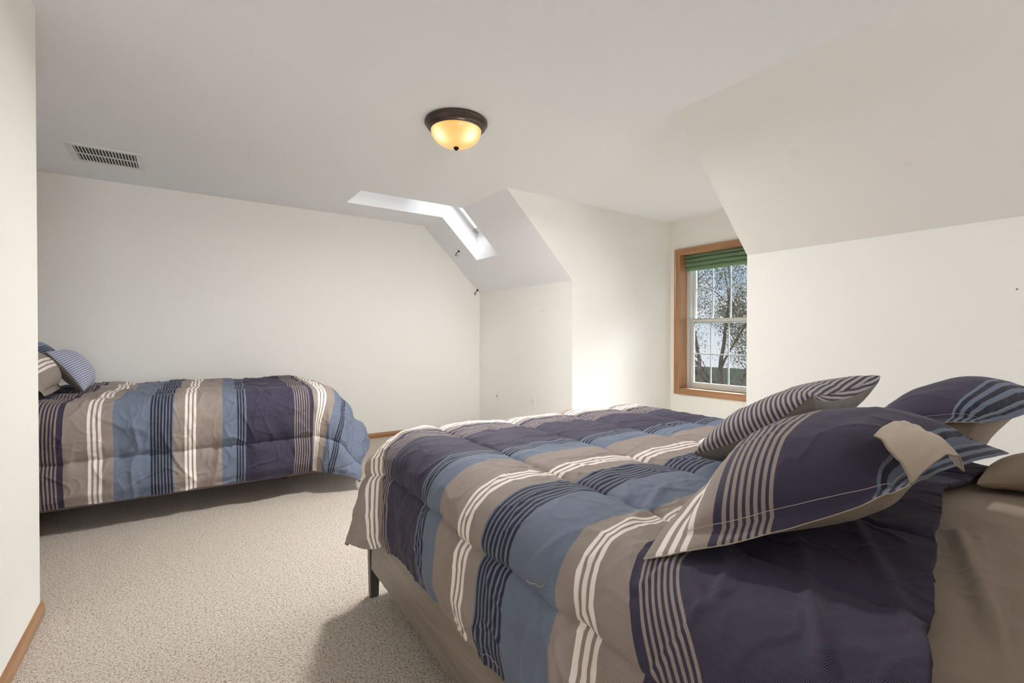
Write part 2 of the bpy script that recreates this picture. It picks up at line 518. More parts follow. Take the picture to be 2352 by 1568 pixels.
def sash(y0, y1, z0, z1, x, muntin_z):
    fw = 0.034
    mb = MB()
    mb.box((x, y0, z0), (x + .032, y0 + fw, z1)); mb.box((x, y1 - fw, z0), (x + .032, y1, z1))
    mb.box((x, y0 + fw, z0), (x + .032, y1 - fw, z0 + fw)); mb.box((x, y0 + fw, z1 - fw), (x + .032, y1 - fw, z1))
    s = mb.build('sash', M_vinyl, win, bevel=.003)
    mb = MB()
    gy0, gy1 = y0 + fw, y1 - fw
    for k in (1, 2):
        yy = gy0 + (gy1 - gy0) * k / 3
        mb.box((x + .010, yy - .0065, z0 + fw), (x + .022, yy + .0065, z1 - fw))
    mb.box((x + .011, gy0, muntin_z - .0065), (x + .021, gy1, muntin_z + .0065))
    mb.build('muntin', M_muntin, win)
    mb = MB(); mb.box((x + .014, gy0, z0 + fw), (x + .018, gy1, z1 - fw)); mb.build('glass_pane', M_glass, win)
for (y0, y1) in ((ym + .012, WY1), (WY0, ym - .012)):
    mb = MB()
    for a, c in (((X0, y1 - .042, WZ0), (X0 + .09, y1, WZ1)), ((X0, y0, WZ0), (X0 + .09, y0 + .03, WZ1)),
                 ((X0, y0 + .03, WZ0), (X0 + .09, y1 - .042, WZ0 + .03)), ((X0, y0 + .03, WZ1 - .03), (X0 + .09, y1 - .042, WZ1))):
        mb.box(a, c)
    mb.build('frame', M_vinyl, win, bevel=.003)
    sash(y0 + .03, y1 - .042, WZ0 + .03, 1.335, X0 + .012, 0.945)
    sash(y0 + .03, y1 - .042, 1.285, WZ1 - .03, X0 + .046, 1.672)
    mb = MB(); mb.box((X0 - .012, (y0 + y1) / 2 - .035, 1.335), (X0 + .03, (y0 + y1) / 2 + .035, 1.345)); mb.build('sash_lock', M_vinyl, win, bevel=.003)

# gathered green shades
def shade(y0, y1, label):
    e = empty('roman_shade', (XW + .06, (y0 + y1) / 2, WZ1), label, 'window shade', 'green shades at the top of the dormer window')
    z = WZ1 - .004
    mb = MB(); mb.box((XW + .075, y0, z - .024), (XW + .118, y1, z)); mb.build('headrail', M_blind, e, bevel=.004)
    zz = z - .024
    for k in range(3):
        hgt = 0.052
        n = 12; prof = []
        for j in range(n + 1):
            t = j / n
            prof.append((XW + .098 - (.018 + .006 * (k % 2)) * math.sin(PI * t) ** 0.8, zz - hgt * t))
        back = [(XW + .112, zz - hgt), (XW + .112, zz)]
        P = prof + back
        m2 = MB(); i = 0
        for yv in np.linspace(y0, y1, 14):
            for (x, zc) in P:
                m2.v.append((x + .003 * math.sin(yv * 23 + k * 2), yv, zc + .002 * math.sin(yv * 11 + k)))
        L = len(P)
        for a in range(13):
            for c in range(L):
                m2.f.append((a * L + c, a * L + (c + 1) % L, (a + 1) * L + (c + 1) % L, (a + 1) * L + c)); m2.mi.append(0)
        m2.f.append(tuple(range(L))); m2.mi.append(0); m2.f.append(tuple(13 * L + c for c in reversed(range(L)))); m2.mi.append(0)
        m2.build('shade_fold', M_blind, e, smooth=True)
        zz -= hgt - .004
shade(ym + .016, WY1 - .004, 'green gathered fabric shade at the window top, the left one in plain view')
shade(WY0 + .004, ym - .016, 'green gathered fabric shade at the window top, tucked behind the right wall edge')

# ------------------------------------------------------------------ skylight
sky = empty('window_2', (2.4, 4.56, 2.7), None, None); struct(sky)
def roofpt(x, y, dz): return (x, y, zr(x) + dz)
xa, xb = SKX1, XT
mb = MB(); w = .05
for (p, q, y0, y1) in ((xa, xb, SKY0, SKY0 + w), (xa, xb, SKY1 - w, SKY1), (xa, xa - w, SKY0, SKY1), (xb + w, xb, SKY0, SKY1)):
    lo = [roofpt(p, y0, -.03), roofpt(q, y0, -.03), roofpt(q, y1, -.03), roofpt(p, y1, -.03)]
    hi = [roofpt(p, y0, .05), roofpt(q, y0, .05), roofpt(q, y1, .05), roofpt(p, y1, .05)]
    i = len(mb.v); mb.v += lo + hi
    for qd in ((0, 1, 2, 3), (4, 5, 6, 7), (0, 1, 5, 4), (1, 2, 6, 5), (2, 3, 7, 6), (3, 0, 4, 7)):
        mb.f.append(tuple(i + k for k in qd)); mb.mi.append(0)
mb.build('skylight_frame', M_vinylw, sky)
mb = MB(); mb.face([roofpt(xa - w, SKY0 + w, .02), roofpt(xb + w, SKY0 + w, .02), roofpt(xb + w, SKY1 - w, .02), roofpt(xa - w, SKY1 - w, .02)])
mb.build('glass_pane', M_glass, sky, fix=False)

# ------------------------------------------------------------------ ceiling light
LC = (1.385, 2.622, CE)
cl = empty('ceiling_light', LC, 'bronze flush ceiling light with a glowing amber glass bowl', 'ceiling light')
mb = MB(); mb.lathe([(0.0, 0), (.186, 0), (.190, -.006), (.190, -.016), (.184, -.020), (.181, -.024), (.177, -.036), (.169, -.044), (.164, -.046), (.162, -.052), (.154, -.056), (.146, -.050), (.0, -.04)], LC, 96)
mb.build('canopy_ring', M_bronze, cl, smooth=True, angle=30)
def mat_bowl():
    m, g, bs = material('amber_glass', rgb(120, 92, 56), 0.35)
    tc = g.n('ShaderNodeTexCoord').outputs['Object']
    tot = None
    for p in ((-.098, -.012, -.090), (.030, -.098, -.090)):
        d = g.n('ShaderNodeVectorMath', operation='DISTANCE'); g.put(d.inputs[0], tc); d.inputs[1].default_value = p
        k = g.m('POWER', 2.718, g.m('MULTIPLY', g.m('POWER', g.m('DIVIDE', d.outputs['Value'], .055), 2), -1.0))
        tot = k if tot is None else g.m('ADD', tot, k)
    st = g.noise(g.mapping(tc, (30, 30, 260)), 1.0, 3)
    tot = g.m('MULTIPLY', tot, g.m('MULTIPLY_ADD', st, 0.5, 0.75), clamp=True)
    g.put(bs.inputs['Emission Color'], g.ramp(tot, [(0.0, rgb(255, 196, 112)), (0.35, rgb(255, 216, 142)), (0.9, rgb(255, 247, 220))]))
    g.put(bs.inputs['Emission Strength'], g.m('MULTIPLY_ADD', tot, 0.70, 0.74))
    return m
prof = []
for k in range(25):
    t = k / 24 * (PI / 2)
    prof.append((.1525 * math.cos(t) ** .85 if k < 24 else 0.0, -.050 - .101 * math.sin(t)))
mb = MB(); mb.lathe(prof, LC, 96); M_bowl = mat_bowl(); mb.build('glass_bowl', M_bowl, cl, smooth=True, angle=80)
mb = MB(); mb.lathe([(0, -.150), (.010, -.151), (.016, -.155), (.017, -.160), (.012, -.167), (.006, -.172), (0, -.173)], LC, 32)
mb.build('finial', M_black, cl, smooth=True)

# ------------------------------------------------------------------ ceiling vent
V0, V1 = (-.648, 4.372), (-.232, 4.792)
vt = empty('air_vent', (-.44, 4.58, CE), 'white slatted air vent set in the ceiling near the left wall', 'vent')
lx0, lx1, ly0, ly1 = -.612, -.268, 4.414, 4.742
mb = MB(); zc = CE - .006
for a, c in (((V0[0], V0[1]), (V1[0], ly0)), ((V0[0], ly1), (V1[0], V1[1])), ((V0[0], ly0), (lx0, ly1)), ((lx1, ly0), (V1[0], ly1))):
    mb.box((a[0], a[1], zc), (c[0], c[1], CE + .004))
ymid = (ly0 + ly1) / 2
mb.box((lx0, ymid - .008, zc), (lx1, ymid + .008, CE))
mb.build('vent_frame', M_vent, vt, bevel=.002)
mb = MB(); mb.face([(lx0, ly0, CE - .0005), (lx1, ly0, CE - .0005), (lx1, ly1, CE - .0005), (lx0, ly1, CE - .0005)]); mb.build('backing', M_dark, vt, fix=False)
ns = 19
for r, (a, c) in enumerate(((ly0, ymid - .008), (ymid + .008, ly1))):
    for k in range(ns):
        x = lx0 + (k + .5) * (lx1 - lx0) / ns
        mb = MB()
        M = Matrix.Translation((x, 0, CE - .004)) @ Matrix.Rotation(math.radians(28), 4, 'Y')
        mb.box((-.0042, a, -.0011), (.0042, c, .0011), M=M)
        mb.build('slat', M_vent, vt)

# ------------------------------------------------------------------ wall plates
def plate(y, z, x, label, coax, grp=None):
    e = empty('outlet' if not coax else 'cable_outlet', (x, y, z), label, 'outlet' if not coax else 'cable outlet', grp)
    mb = MB(); mb.box((x - .006, y - .036, z - .059), (x, y + .036, z + .059)); mb.build('cover_plate', M_plastic, e, bevel=.003)
    if coax:
        mb = MB(); mb.tube([(x - .016, y, z + .006), (x - .005, y, z + .006)], .0052, 12); mb.build('jack', M_black, e)
        for dz in (-.042, .046):
            mb = MB(); mb.tube([(x - .0072, y, z + dz), (x - .005, y, z + dz)], .0032, 10); mb.build('screw', M_plastic, e)
    else:
        for dz in (-.02, .02):
            mb = MB(); mb.box((x - .0085, y - .0165, z + dz - .0145), (x - .005, y + .0165, z + dz + .0145))
            r = mb.build('receptacle', M_plastic, e, bevel=.004)
            mb = MB()
            for dy in (-.006, .006):
                mb.box((x - .0089, y + dy - .001, z + dz - .002), (x - .0084, y + dy + .001, z + dz + .006))
            mb.tube([(x - .0089, y, z + dz - .008), (x - .0084, y, z + dz - .008)], .0024, 8)
            s = mb.build('slots', M_dark, e); s.name = 'socket_slots'
plate(4.862, .417, XB, 'white plate with a dark centre hole, low on the knee wall near the corner', True)
plate(4.150, .420, XB, 'white duplex outlet low on the knee wall, right of the plate with one dark hole', False)
plate(2.632, .413, XW, 'white outlet on the dormer wall just below the oak window casing', False)

def hook(name, p, nrm, label):
    e = empty(name, p, label, 'hook', 'small black hooks beside the skylight')
    p = Vector(p); nrm = Vector(nrm).normalized()
    mb = MB(); mb.tube([p, p + nrm * .006, p + nrm * .014], [.013, .013, .006], 14); mb.build('base', M_black, e, smooth=True)
    q = p + nrm * .012
    pts = [q, q + nrm * .016, q + nrm * .026 + Vector((-.008, 0, -.006)), q + nrm * .030 + Vector((-.018, -.004, -.022)), q + nrm * .024 + Vector((-.018, -.004, -.036)), q + nrm * .014 + Vector((-.008, 0, -.040)), q + nrm * .008 + Vector((.0, 0, -.034))]
    mb = MB(); mb.tube(pts, [.004, .0045, .0045, .004, .0035, .003, .0025], 8); mb.build('hook_arm', M_black, e, smooth=True)
sn = (-0.703, 0, -0.711)
hook('curtain_hook', (2.672, 4.99, zs(2.672)), sn, 'black hook on the sloped ceiling just left of the skylight opening')
hook('curtain_hook', (3.085, 5.262, zs(3.085)), sn, 'black hook in the corner at the foot of the sloped ceiling')

# ------------------------------------------------------------------ beds
class Frame:
    """bed-local axes: s towards the foot, t across, from the near side"""
    def __init__(f, O, es, et):
        f.O = np.array(O, float); f.es = np.array(es, float); f.et = np.array(et, float)
    def p(f, s, t, z):
        q = f.O + f.es * s + f.et * t
        return (q[0], q[1], z)
    def M(f):
        m = Matrix.Identity(4)
        for i in range(3):
            m[i][0] = f.es[i] if i < 2 else 0; m[i][1] = f.et[i] if i < 2 else 0
        m[0][3], m[1][3] = f.O[0], f.O[1]
        return m
r = math.radians(1.6)
FQ = Frame((0.664, 2.093), (math.sin(r), math.cos(r)), (math.cos(r), -math.sin(r)))
FT = Frame((1.00, 3.672), (1, 0), (0, 1))

def rounded_slab(F, s0, s1, t0, t1, z0, z1, R, name, m, parent=None, wr=0.0, seed=3, n=90, bulge=0.0):
    """mattress: superellipse-edged box as a closed grid"""
    mb = bmesh.new()
    bmesh.ops.create_cube(mb, size=1.0)
    M = F.M() @ Matrix.Translation(((s0 + s1) / 2, (t0 + t1) / 2, (z0 + z1) / 2)) @ Matrix.Diagonal((s1 - s0, t1 - t0, z1 - z0, 1))
    mb.transform(M)
    bmesh.ops.recalc_face_normals(mb, faces=mb.faces)
    bmesh.ops.bevel(mb, geom=mb.edges[:], offset=R, segments=6, profile=0.5, affect='EDGES')
    me = bpy.data.meshes.new(name); mb.to_mesh(me); mb.free()
    if parent is not None:
        me.transform(parent.matrix_basis.inverted())
    me.polygons.foreach_set('use_smooth', [True] * len(me.polygons))
    return link(name, me, m, parent)

def bed_frame(F, L, W, zb, zt, label, m_long, m_cross, leg_in, grp, inset=0.0, rail=0.008):
    e = empty('bed', F.p(-L / 2, W / 2, 0), label, 'bed', grp)
    M = F.M()
    for t in (rail, W - .025 - rail):
        mb = MB(); mb.box((-L, t, zb), (-.02, t + .025, zt), M=M); mb.build('side_rail', m_long, e, bevel=.003)
    mb = MB(); mb.box((-.022, .022 + rail, zb), (0.0, W - .022 - rail, zt), M=M); mb.build('foot_rail', m_cross, e, bevel=.003)
    for s in (0, 1):
        for t in (0, 1):
            ss = -leg_in - .045 if s == 0 else -L + .02 + leg_in
            tt = inset if t == 0 else W - inset - .05
            mb = MB(); mb.box((ss, tt, 0), (ss + .045, tt + .05, zt if leg_in == 0 else zb), M=M, taper=.72); mb.build('leg', M_leg, e, bevel=.003)
    mb = MB(); mb.box((-L - .05, -.01, 0.0), (-L, W + .01, 1.02), M=M); mb.build('headboard', m_cross, e, bevel=.008)
    for k in range(9):
        s = -L + .12 + k * (L - .25) / 8
        mb = MB(); mb.box((s, .025 + rail, zb + .09), (s + .07, W - .025 - rail, zb + .108), M=M); mb.build('slat', m_cross, e)
    return e
bed_frame(FQ, 2.13, 1.57, .128, .335, 'grey-brown wooden bed frame with tapered legs under the larger bed', M_rail, M_rail_x, 0.0, None)
bed_frame(FT, 2.02, 1.37, .142, .335, 'low grey bed frame under the bed along the far wall', M_base, M_base, 0.3, None, .5, .032)

mq = rounded_slab(FQ, -2.10, -.08, .045, 1.525, .345, .680, .12, 'mattress', M_sheet)
tag(mq, 'thick mattress in a fitted beige sheet on the larger bed', 'mattress')
def sheet_grid():
    ns_, nt_ = 150, 330
    q = np.linspace(0, 1, ns_); w = np.linspace(0, 1, nt_)
    sh, sf, t0, t1, R_ = -2.07, -1.20, .108, 1.45, .078
    S = np.broadcast_to((sh - .05 + q * (sf - sh + .05))[:, None], (ns_, nt_)); T = np.broadcast_to((t0 - .30 + w * (t1 - t0 + .60))[None, :], (ns_, nt_))
    tc = np.clip(T, t0, t1); dt = T - tc; d = np.abs(dt); sg = np.sign(dt)
    arc = np.minimum(d, R_ * PI / 2); rest = d - arc
    t2 = tc + sg * R_ * np.sin(arc / R_); z2 = .687 - R_ * (1 - np.cos(arc / R_)) - rest
    z2 = z2 - np.maximum(0, sh - S) ** 2 * 8
    base = np.stack([FQ.O[0] + FQ.es[0] * S + FQ.et[0] * t2, FQ.O[1] + FQ.es[1] * S + FQ.et[1] * t2, z2], -1)
    N = grid_normals(base); N = N if N[75, 165, 2] > 0 else -N
    x, y = base[..., 0], base[..., 1]
    disp = .0045 * (1 + fbm(x * 5, y * 6, 77, 3)) + .003 * ridge(x * 5 + y * 4, y * 7 - x * 3, 78) + .0025 * ridge(x * 11 - y * 3, y * 11 + x * 6, 79)
    for f_ in (fold(1.48, .335, .96, .165, .016, .020), fold(1.5, .30, .84, .130, .012, .010), fold(.98, .09, .70, .055, .02, .010), fold(.86, .16, .70, .02, .016, .009), fold(1.25, .22, .9, .02, .02, .006)):
        disp = disp + f_(x, y)
    P = base + N * disp[..., None]
    o = grid_mesh('fitted_sheet', P, np.stack([S, T], -1), [M_sheet], mq)
    if o.data.polygons[75 * (nt_ - 1) + 165].normal.z < 0:
        o.data.flip_normals()
mt = rounded_slab(FT, -1.98, -.06, .045, 1.325, .345, .690, .11, 'mattress', M_sheet)
tag(mt, 'mattress hidden under the striped comforter of the bed by the far wall', 'mattress')

def comforter(F, name, label, ztop, sin, t0, t1, R0, RF, ON, OFar, OF, phis, seams, u0, uskew, head, puff, amp, ns, nt, seed, m, rc=.1, drop=0.0, flat=None, extra=None):
    """a quilted cloth laid over the bed: flat on top, rolled over the edges, hanging down"""
    q = np.linspace(0, 1, ns); w = np.linspace(0, 1, nt)
    tt = t0 - ON + w * (t1 - t0 + ON + OFar)
    T = np.broadcast_to(tt[None, :], (ns, nt))
    hs = head(T)
    S = hs + q[:, None] * (sin + OF - hs)
    T = T - drop * sstep(sin - .35, sin + .1, S) * (1 - w[None, :]) ** 3
    sc = np.minimum(S, sin); tc = np.clip(T, t0, t1)
    ds, dt = S - sc, T - tc
    kx, ky = sin - rc, t0 + rc                      # rounded corner of the mattress at the near foot end
    inq = (S > kx) & (T < ky)
    vx, vy = S - kx, T - ky
    vl = np.maximum(np.hypot(vx, vy), 1e-9)
    lim = np.minimum(vl, rc)
    sc = np.where(inq, kx + vx / vl * lim, sc); tc = np.where(inq, ky + vy / vl * lim, tc)
    ds, dt = S - sc, T - tc
    d = np.hypot(ds, dt); dd = np.maximum(d, 1e-9)
    d = np.where(inq & (d > ON), ON + (d - ON) * .55, d)
    nx, ny = ds / dd, dt / dd
    a_side, a_foot, a_corner = phis
    wgt = np.clip(nx, 0, 1) ** 2
    cor = np.sin(2 * np.arctan2(np.abs(nx), np.abs(ny))) ** 2
    phi = np.radians(a_side * (1 - wgt) + a_foot * wgt) * (1 - cor) + np.radians(a_corner) * cor
    R = R0 * (1 - wgt) + RF * wgt
    arc = np.minimum(d, R * phi); ang = arc / R
    rest = np.maximum(0, d - R * phi)
    h = R * np.sin(ang) + rest * np.cos(phi)
    g = R * (1 - np.cos(ang)) + rest * np.sin(phi)
    s2, t2 = sc + nx * h, tc + ny * h
    z2 = ztop - g
    base = np.stack([F.O[0] + F.es[0] * s2 + F.et[0] * t2, F.O[1] + F.es[1] * s2 + F.et[1] * t2, z2], -1)
    N = grid_normals(base)
    if N[ns // 2, nt // 2, 2] < 0:
        N = -N
    for _ in range(14):                             # smooth the directions the padding swells in
        N[1:-1] = (N[:-2] + N[1:-1] * 2 + N[2:]) / 4
        N[:, 1:-1] = (N[:, :-2] + N[:, 1:-1] * 2 + N[:, 2:]) / 4
    N = N / np.linalg.norm(N, axis=2, keepdims=True)
    gs = np.linalg.norm(np.gradient(base, axis=0), axis=2) / np.maximum(np.abs(np.gradient(S, axis=0)), 1e-6)
    comp = np.clip((gs - .15) / .75, .06, 1)
    for _ in range(8):
        comp[1:-1] = (comp[:-2] + comp[1:-1] * 2 + comp[2:]) / 4
    # quilting: channels between the stitched seams
    sd = np.full((ns, nt), 9.0)
    sm = sorted(seams)
    wob = 0.006 * vnoise(S * 5, T * 0 + 3, seed + 9)
    for k in sm:
        sd = np.minimum(sd, np.abs(T + wob - k))
    pf = 1 - (1 - np.minimum(1, sd / 0.135)) ** 3.0
    edge = np.minimum(np.minimum(w[None, :] * (t1 - t0 + ON + OFar), (1 - w[None, :]) * (t1 - t0 + ON + OFar)), (1 - q[:, None]) * 2.0)
    pf = pf * (0.25 + 0.75 * sstep(0, .07, edge))
    disp = puff * pf * (1.0 if flat is None else flat(S, T)) - .009 * np.exp(-sd / .006)
    # puckers that radiate from the seams, soft billows, crease lines
    pk = vnoise(S * 34, T * 7, seed) * np.exp(-sd / .035) + 0.7 * vnoise(S * 17, T * 4, seed + 1) * np.exp(-sd / .09)
    bil = fbm(S * 4.0, T * 5.0, seed + 2, 3)
    cr = ridge(S * 9 + T * 4, T * 7 - S * 3, seed + 3) + 0.6 * ridge(S * 16 - T * 5, T * 13 + S * 6, seed + 4)
    hang = sstep(0.05, .3, d)
    disp = disp + amp * (0.95 * pk * sstep(0, .004, sd + .002) + 1.0 * bil + 0.85 * cr)
    disp = disp + hang * amp * (2.0 * vnoise(S * 9 + nx * 3, T * 1.2 + ny, seed + 6) + 1.6 * ridge(S * 5 + T * 2, T * 2.4 - S * .6, seed + 12) + 0.5 * ridge(S * 10 - T * 3, T * 4, seed + 13))
    disp = disp * comp
    if extra is not None:
        disp = disp + extra(S, T, base)
    P = base + N * disp[..., None]
    P[..., 2] = np.maximum(P[..., 2], 0.02)
    U = u0 - S + uskew(S, T) + .004 * vnoise(S * 3, T * 6, seed + 8)
    UV = np.stack([U, T], -1)
    o = grid_mesh(name, P, UV, [m], None, flip=False)
    # normals must look outwards
    if np.cross(P[1, 0] - P[0, 0], P[0, 1] - P[0, 0])[2] * 0 + N[0, 0, 0] * 0 == 0:
        me = o.data
        if me.polygons[(ns // 2) * (nt - 1) + nt // 2].normal.z < 0:
            me.flip_normals()
    sol = o.modifiers.new('thickness', 'SOLIDIFY'); sol.thickness = .012; sol.offset = -1
    tag(o, label, 'comforter')
    return o, P, S, T

def fold(x0, y0, x1, y1, wd, ht, lo=0.0, hi=1.0):
    """raised fold that follows a straight line on the bed top"""
    L = math.hypot(x1 - x0, y1 - y0); ux, uy = (x1 - x0) / L, (y1 - y0) / L
    def f(X, Y):
        a = ((X - x0) * ux + (Y - y0) * uy) / L
        c = (X - x0) * -uy + (Y - y0) * ux
        return ht * np.exp(-(c / wd) ** 2) * sstep(lo - .05, lo + .15, a) * (1 - sstep(hi - .15, hi + .05, a))
    return f
FOLDS_Q = [fold(1.02, .47, .62, .25, .012, .009), fold(1.25, .47, .72, .17, .014, .009), fold(.98, .56, .66, .42, .010, .006),
           fold(1.05, .80, .70, .66, .014, .006), fold(1.0, .95, .72, .85, .016, .004), fold(1.15, 1.0, .85, .93, .016, .004)]
def extra_q(S, T, base):
    r_ = 0
    for f in FOLDS_Q:
        r_ = r_ + f(base[..., 0], base[..., 1])
    down = sstep(.02, -.06, T)
    r_ = r_ - .020 * np.exp(-((S + .262) / .05) ** 2) * down + .018 * np.exp(-((S + .12) / .09) ** 2) * down
    return r_
cq, PQ, SQ, TQ = comforter(FQ, 'comforter', 'blue, taupe and navy striped quilted comforter spread over the larger bed', .733, -.21, .105, 1.44, .125, .27, .452, .45, .455,
          (90, 82, 69), [-.098, .252, .605, .950, 1.285, 1.62], -.403, lambda S, T: .02 * (1 - sstep(-.3, .2, T)) + .22 * sstep(-.12, .18, T) * (1 - sstep(.47, .78, 2.093 + S)),
          lambda T: -1.900 + .26 * np.clip(T - .12, -.10, .9) + .006 * vnoise(T * 9, T * 0, 4), (.018), .0048, 440, 490, 11, M_stripe_wide, rc=.13, drop=.06, flat=lambda S, T: 1 - .8 * (1 - sstep(.45, .85, 2.093 + S)), extra=extra_q)
ct, PT, ST, TT = comforter(FT, 'comforter', 'blue, taupe and navy striped quilted comforter on the bed along the far wall', .728, -.13, .115, 1.25, .125, .15, .635, .30, .60,
          (91, 58, 69), [-.265, .33, .72, 1.12], -.35, lambda S, T: .085 * np.clip(T / 1.3, 0, 1.2) + .03 * vnoise(T * 6, S * 2, 5) * sstep(0, .2, T) * .4,
          lambda T: -1.93 + 0 * T, .030, .0085, 400, 400, 23, M_stripe)

def thread(P_, S_, T_, pts, parent):
    s0, t0 = S_[:, S_.shape[1] // 3], T_[len(T_) // 2]
    out = []
    for (a, c) in pts:
        i = int(np.argmin(np.abs(T_[len(T_) // 3] - c))); j = int(np.argmin(np.abs(S_[:, i] - a)))
        p = P_[j, i]
        out.append(Vector((p[0] - .006, p[1], p[2] + .002)))
    mb = MB(); mb.tube(out, .0007, 5); o = mb.build('loose_thread', M_thread, parent, smooth=True); o['label'] = 'pale loose thread'
thread(PQ, SQ, TQ, [(-1.284, -.077), (-1.300, -.079), (-1.316, -.074), (-1.330, -.071), (-1.342, -.066), (-1.349, -.060)], cq)
thread(PQ, SQ, TQ, [(-1.124, -.318), (-1.138, -.312), (-1.153, -.310), (-1.163, -.316), (-1.172, -.312), (-1.180, -.320)], cq)
def tube_curve(name, pts, r_, m, parent):
    mb = MB(); mb.tube(pts, r_, 6); return mb.build(name, m, parent, smooth=True)

sheet_grid()
# ------------------------------------------------------------------ pillows
def lag(t):
    return np.stack([2 * (t - .5) * (t - 1), -4 * t * (t - 1), 2 * t * (t - .5)], -1)
def pillow(name, label, cat, net, TF, TB, flange, u0, mF, mB, seed, group=None, wr=.004, back_band=0.0, n=84, stitch=False, vscale=1.0, pinch=0.0, fwave=.004):
    net = np.array(net, float)                      # [b][a] -> 3x3 points of the middle surface
    a = np.linspace(0, 1, n); bb = np.linspace(0, 1, n)
    if not flange:
        a = bb = .5 - .5 * np.cos(PI * a)
    A, B = np.meshgrid(a, bb, indexing='ij')
    if pinch:                                       # pull the sides in between the corners
        A2 = .5 + (A - .5) * (1 - pinch * (4 * B * (1 - B)) ** .8); B2 = .5 + (B - .5) * (1 - pinch * (4 * A * (1 - A)) ** .8)
    else:
        A2, B2 = A, B
    C = np.einsum('ijp,ijq,qpk->ijk', lag(A2), lag(B2), net)
    La = np.linalg.norm(C[-1, n // 2] - C[0, n // 2]); Lb = np.linalg.norm(C[n // 2, -1] - C[n // 2, 0])
    N = grid_normals(C)
    if N[n // 2, n // 2, 2] < 0:
        N = -N
    fa, fb = flange / La, flange / Lb
    ai = np.clip((A - fa) / (1 - 2 * fa), 0, 1); bi = np.clip((B - fb) / (1 - 2 * fb), 0, 1)
    prof = (np.clip(4 * ai * (1 - ai), 0, 1) ** .5) * (np.clip(4 * bi * (1 - bi), 0, 1) ** .5)
    prof = np.clip(prof * 1.12, 0, 1) ** .9
    e = np.minimum(np.minimum(ai, 1 - ai) * La, np.minimum(bi, 1 - bi) * Lb)
    along = np.where(np.minimum(ai, 1 - ai) * La < np.minimum(bi, 1 - bi) * Lb, B * Lb, A * La)
    def wrinkle(sd):
        r_ = .8 * vnoise(along * 30, e * 5, sd) * np.exp(-e / .05) * sstep(0, .01, e)
        r_ = r_ + 0.9 * fbm(A * La * 6, B * Lb * 6, sd + 1) * prof + .5 * ridge(A * La * 9, B * Lb * 9, sd + 2) * prof
        return wr * r_
    wave = fwave * fbm(along * 14, e * 0, seed + 5, 2) * (1 - sstep(0, .02, e))
    wave = wave * (flange > 0)
    edge = np.minimum(np.minimum(A, 1 - A) * La, np.minimum(B, 1 - B) * Lb)
    thin = .0025 * sstep(0, .004, edge) + .0004
    front = C + N * (TF * prof + wrinkle(seed) + thin + wave)[..., None]
    back = C - N * (TB * prof + wrinkle(seed + 20) * (prof > 0) + thin - wave)[..., None]
    root = empty(name, tuple(C[n // 2, 0]), label, cat, group)
    UV = np.stack([u0 + B * Lb, A * La * vscale], -1)
    if not flange:                                  # knife-edge pillow: the print follows the cloth round the edge
        def arc(P_):
            c_ = np.concatenate([np.zeros((n, 1)), np.cumsum(np.linalg.norm(np.diff(P_, axis=1), axis=2), axis=1)], 1)
            return np.stack([c_ - c_[:, n // 2:n // 2 + 1], UV[..., 1]], -1)
        UVf, UVb = arc(front), arc(back)
    else:
        UVf = UVb = UV
    of = grid_mesh('front_panel', front, UVf, [mF], root)
    ob = grid_mesh('back_panel', back, UVb, [mB, mF], root, mi=((B[:-1, :-1] > 1 - back_band).astype(int) if back_band else None))
    ctr = Vector(C[n // 2, n // 2])
    for o_, sgn in ((of, 1), (ob, -1)):
        f = o_.data.polygons[(n // 2) * (n - 1) + n // 2]
        if f.normal.dot(Vector(N[n // 2, n // 2])) * sgn < 0:
            o_.data.flip_normals()
    if stitch:
        ia = int(round(fa * (n - 1))); ib = int(round(fb * (n - 1)))
        ring = [front[ia, j] for j in range(ib, n - ib)] + [front[i, n - 1 - ib] for i in range(ia, n - ia)] + [front[n - 1 - ia, j] for j in range(n - 1 - ib, ib - 1, -1)] + [front[i, ib] for i in range(n - 1 - ia, ia - 1, -1)]
        mb = MB(); mb.tube([Vector(p) for p in ring], .0008, 5); mb.build('stitching', M_thread, root, smooth=True)
    hem = [back[0, j] * .5 + front[0, j] * .5 for j in range(n)]
    mb = MB(); mb.tube([Vector(p) for p in hem], .0012, 5); mb.build('hem', mB, root, smooth=True)
    return root, front, back, C, N

shamA = pillow('pillow_sham', 'navy herringbone pillow sham with taupe stripes lying nearest, its beige lining turned out', 'pillow',
    [[(.672, .568, .742), (1.03, .665, .795), (1.37, .69, .80)],
     [(.855, .408, .806), (1.16, .47, .885), (1.52, .48, .89)],
     [(1.0, .285, .889), (1.32, .290, .872), (1.70, .285, .845)]], .072, .095, .048, 1.10, M_sham, M_beige, 31, wr=.0055, stitch=True, n=110, fwave=.0012)
root = shamA[0]
# the turned-out corner of the sham's opening
net = np.array([[(.952, .319, .973), (.985, .300, .935), (1.003, .283, .893)],
                [(1.055, .318, .985), (1.085, .292, .965), (1.10, .262, .925)],
                [(1.13, .322, .962), (1.165, .290, .93), (1.160, .252, .893)]])
n = 40
A, B = np.meshgrid(np.linspace(0, 1, n), np.linspace(0, 1, n), indexing='ij')
Cc = np.einsum('ijp,ijq,pqk->ijk', lag(A), lag(B), net)
Cc[..., 2] += .008 * np.sin(A * 7 + B * 3) * sstep(.3, 1, A) + .004 * vnoise(A * 6, B * 6, 3)
fo = grid_mesh('lining_flap', Cc, np.stack([A, B], -1), [M_lining], root)
so = fo.modifiers.new('thickness', 'SOLIDIFY'); so.thickness = .003; so.offset = 0
fo['label'] = 'plain beige lining turned out of the sham'

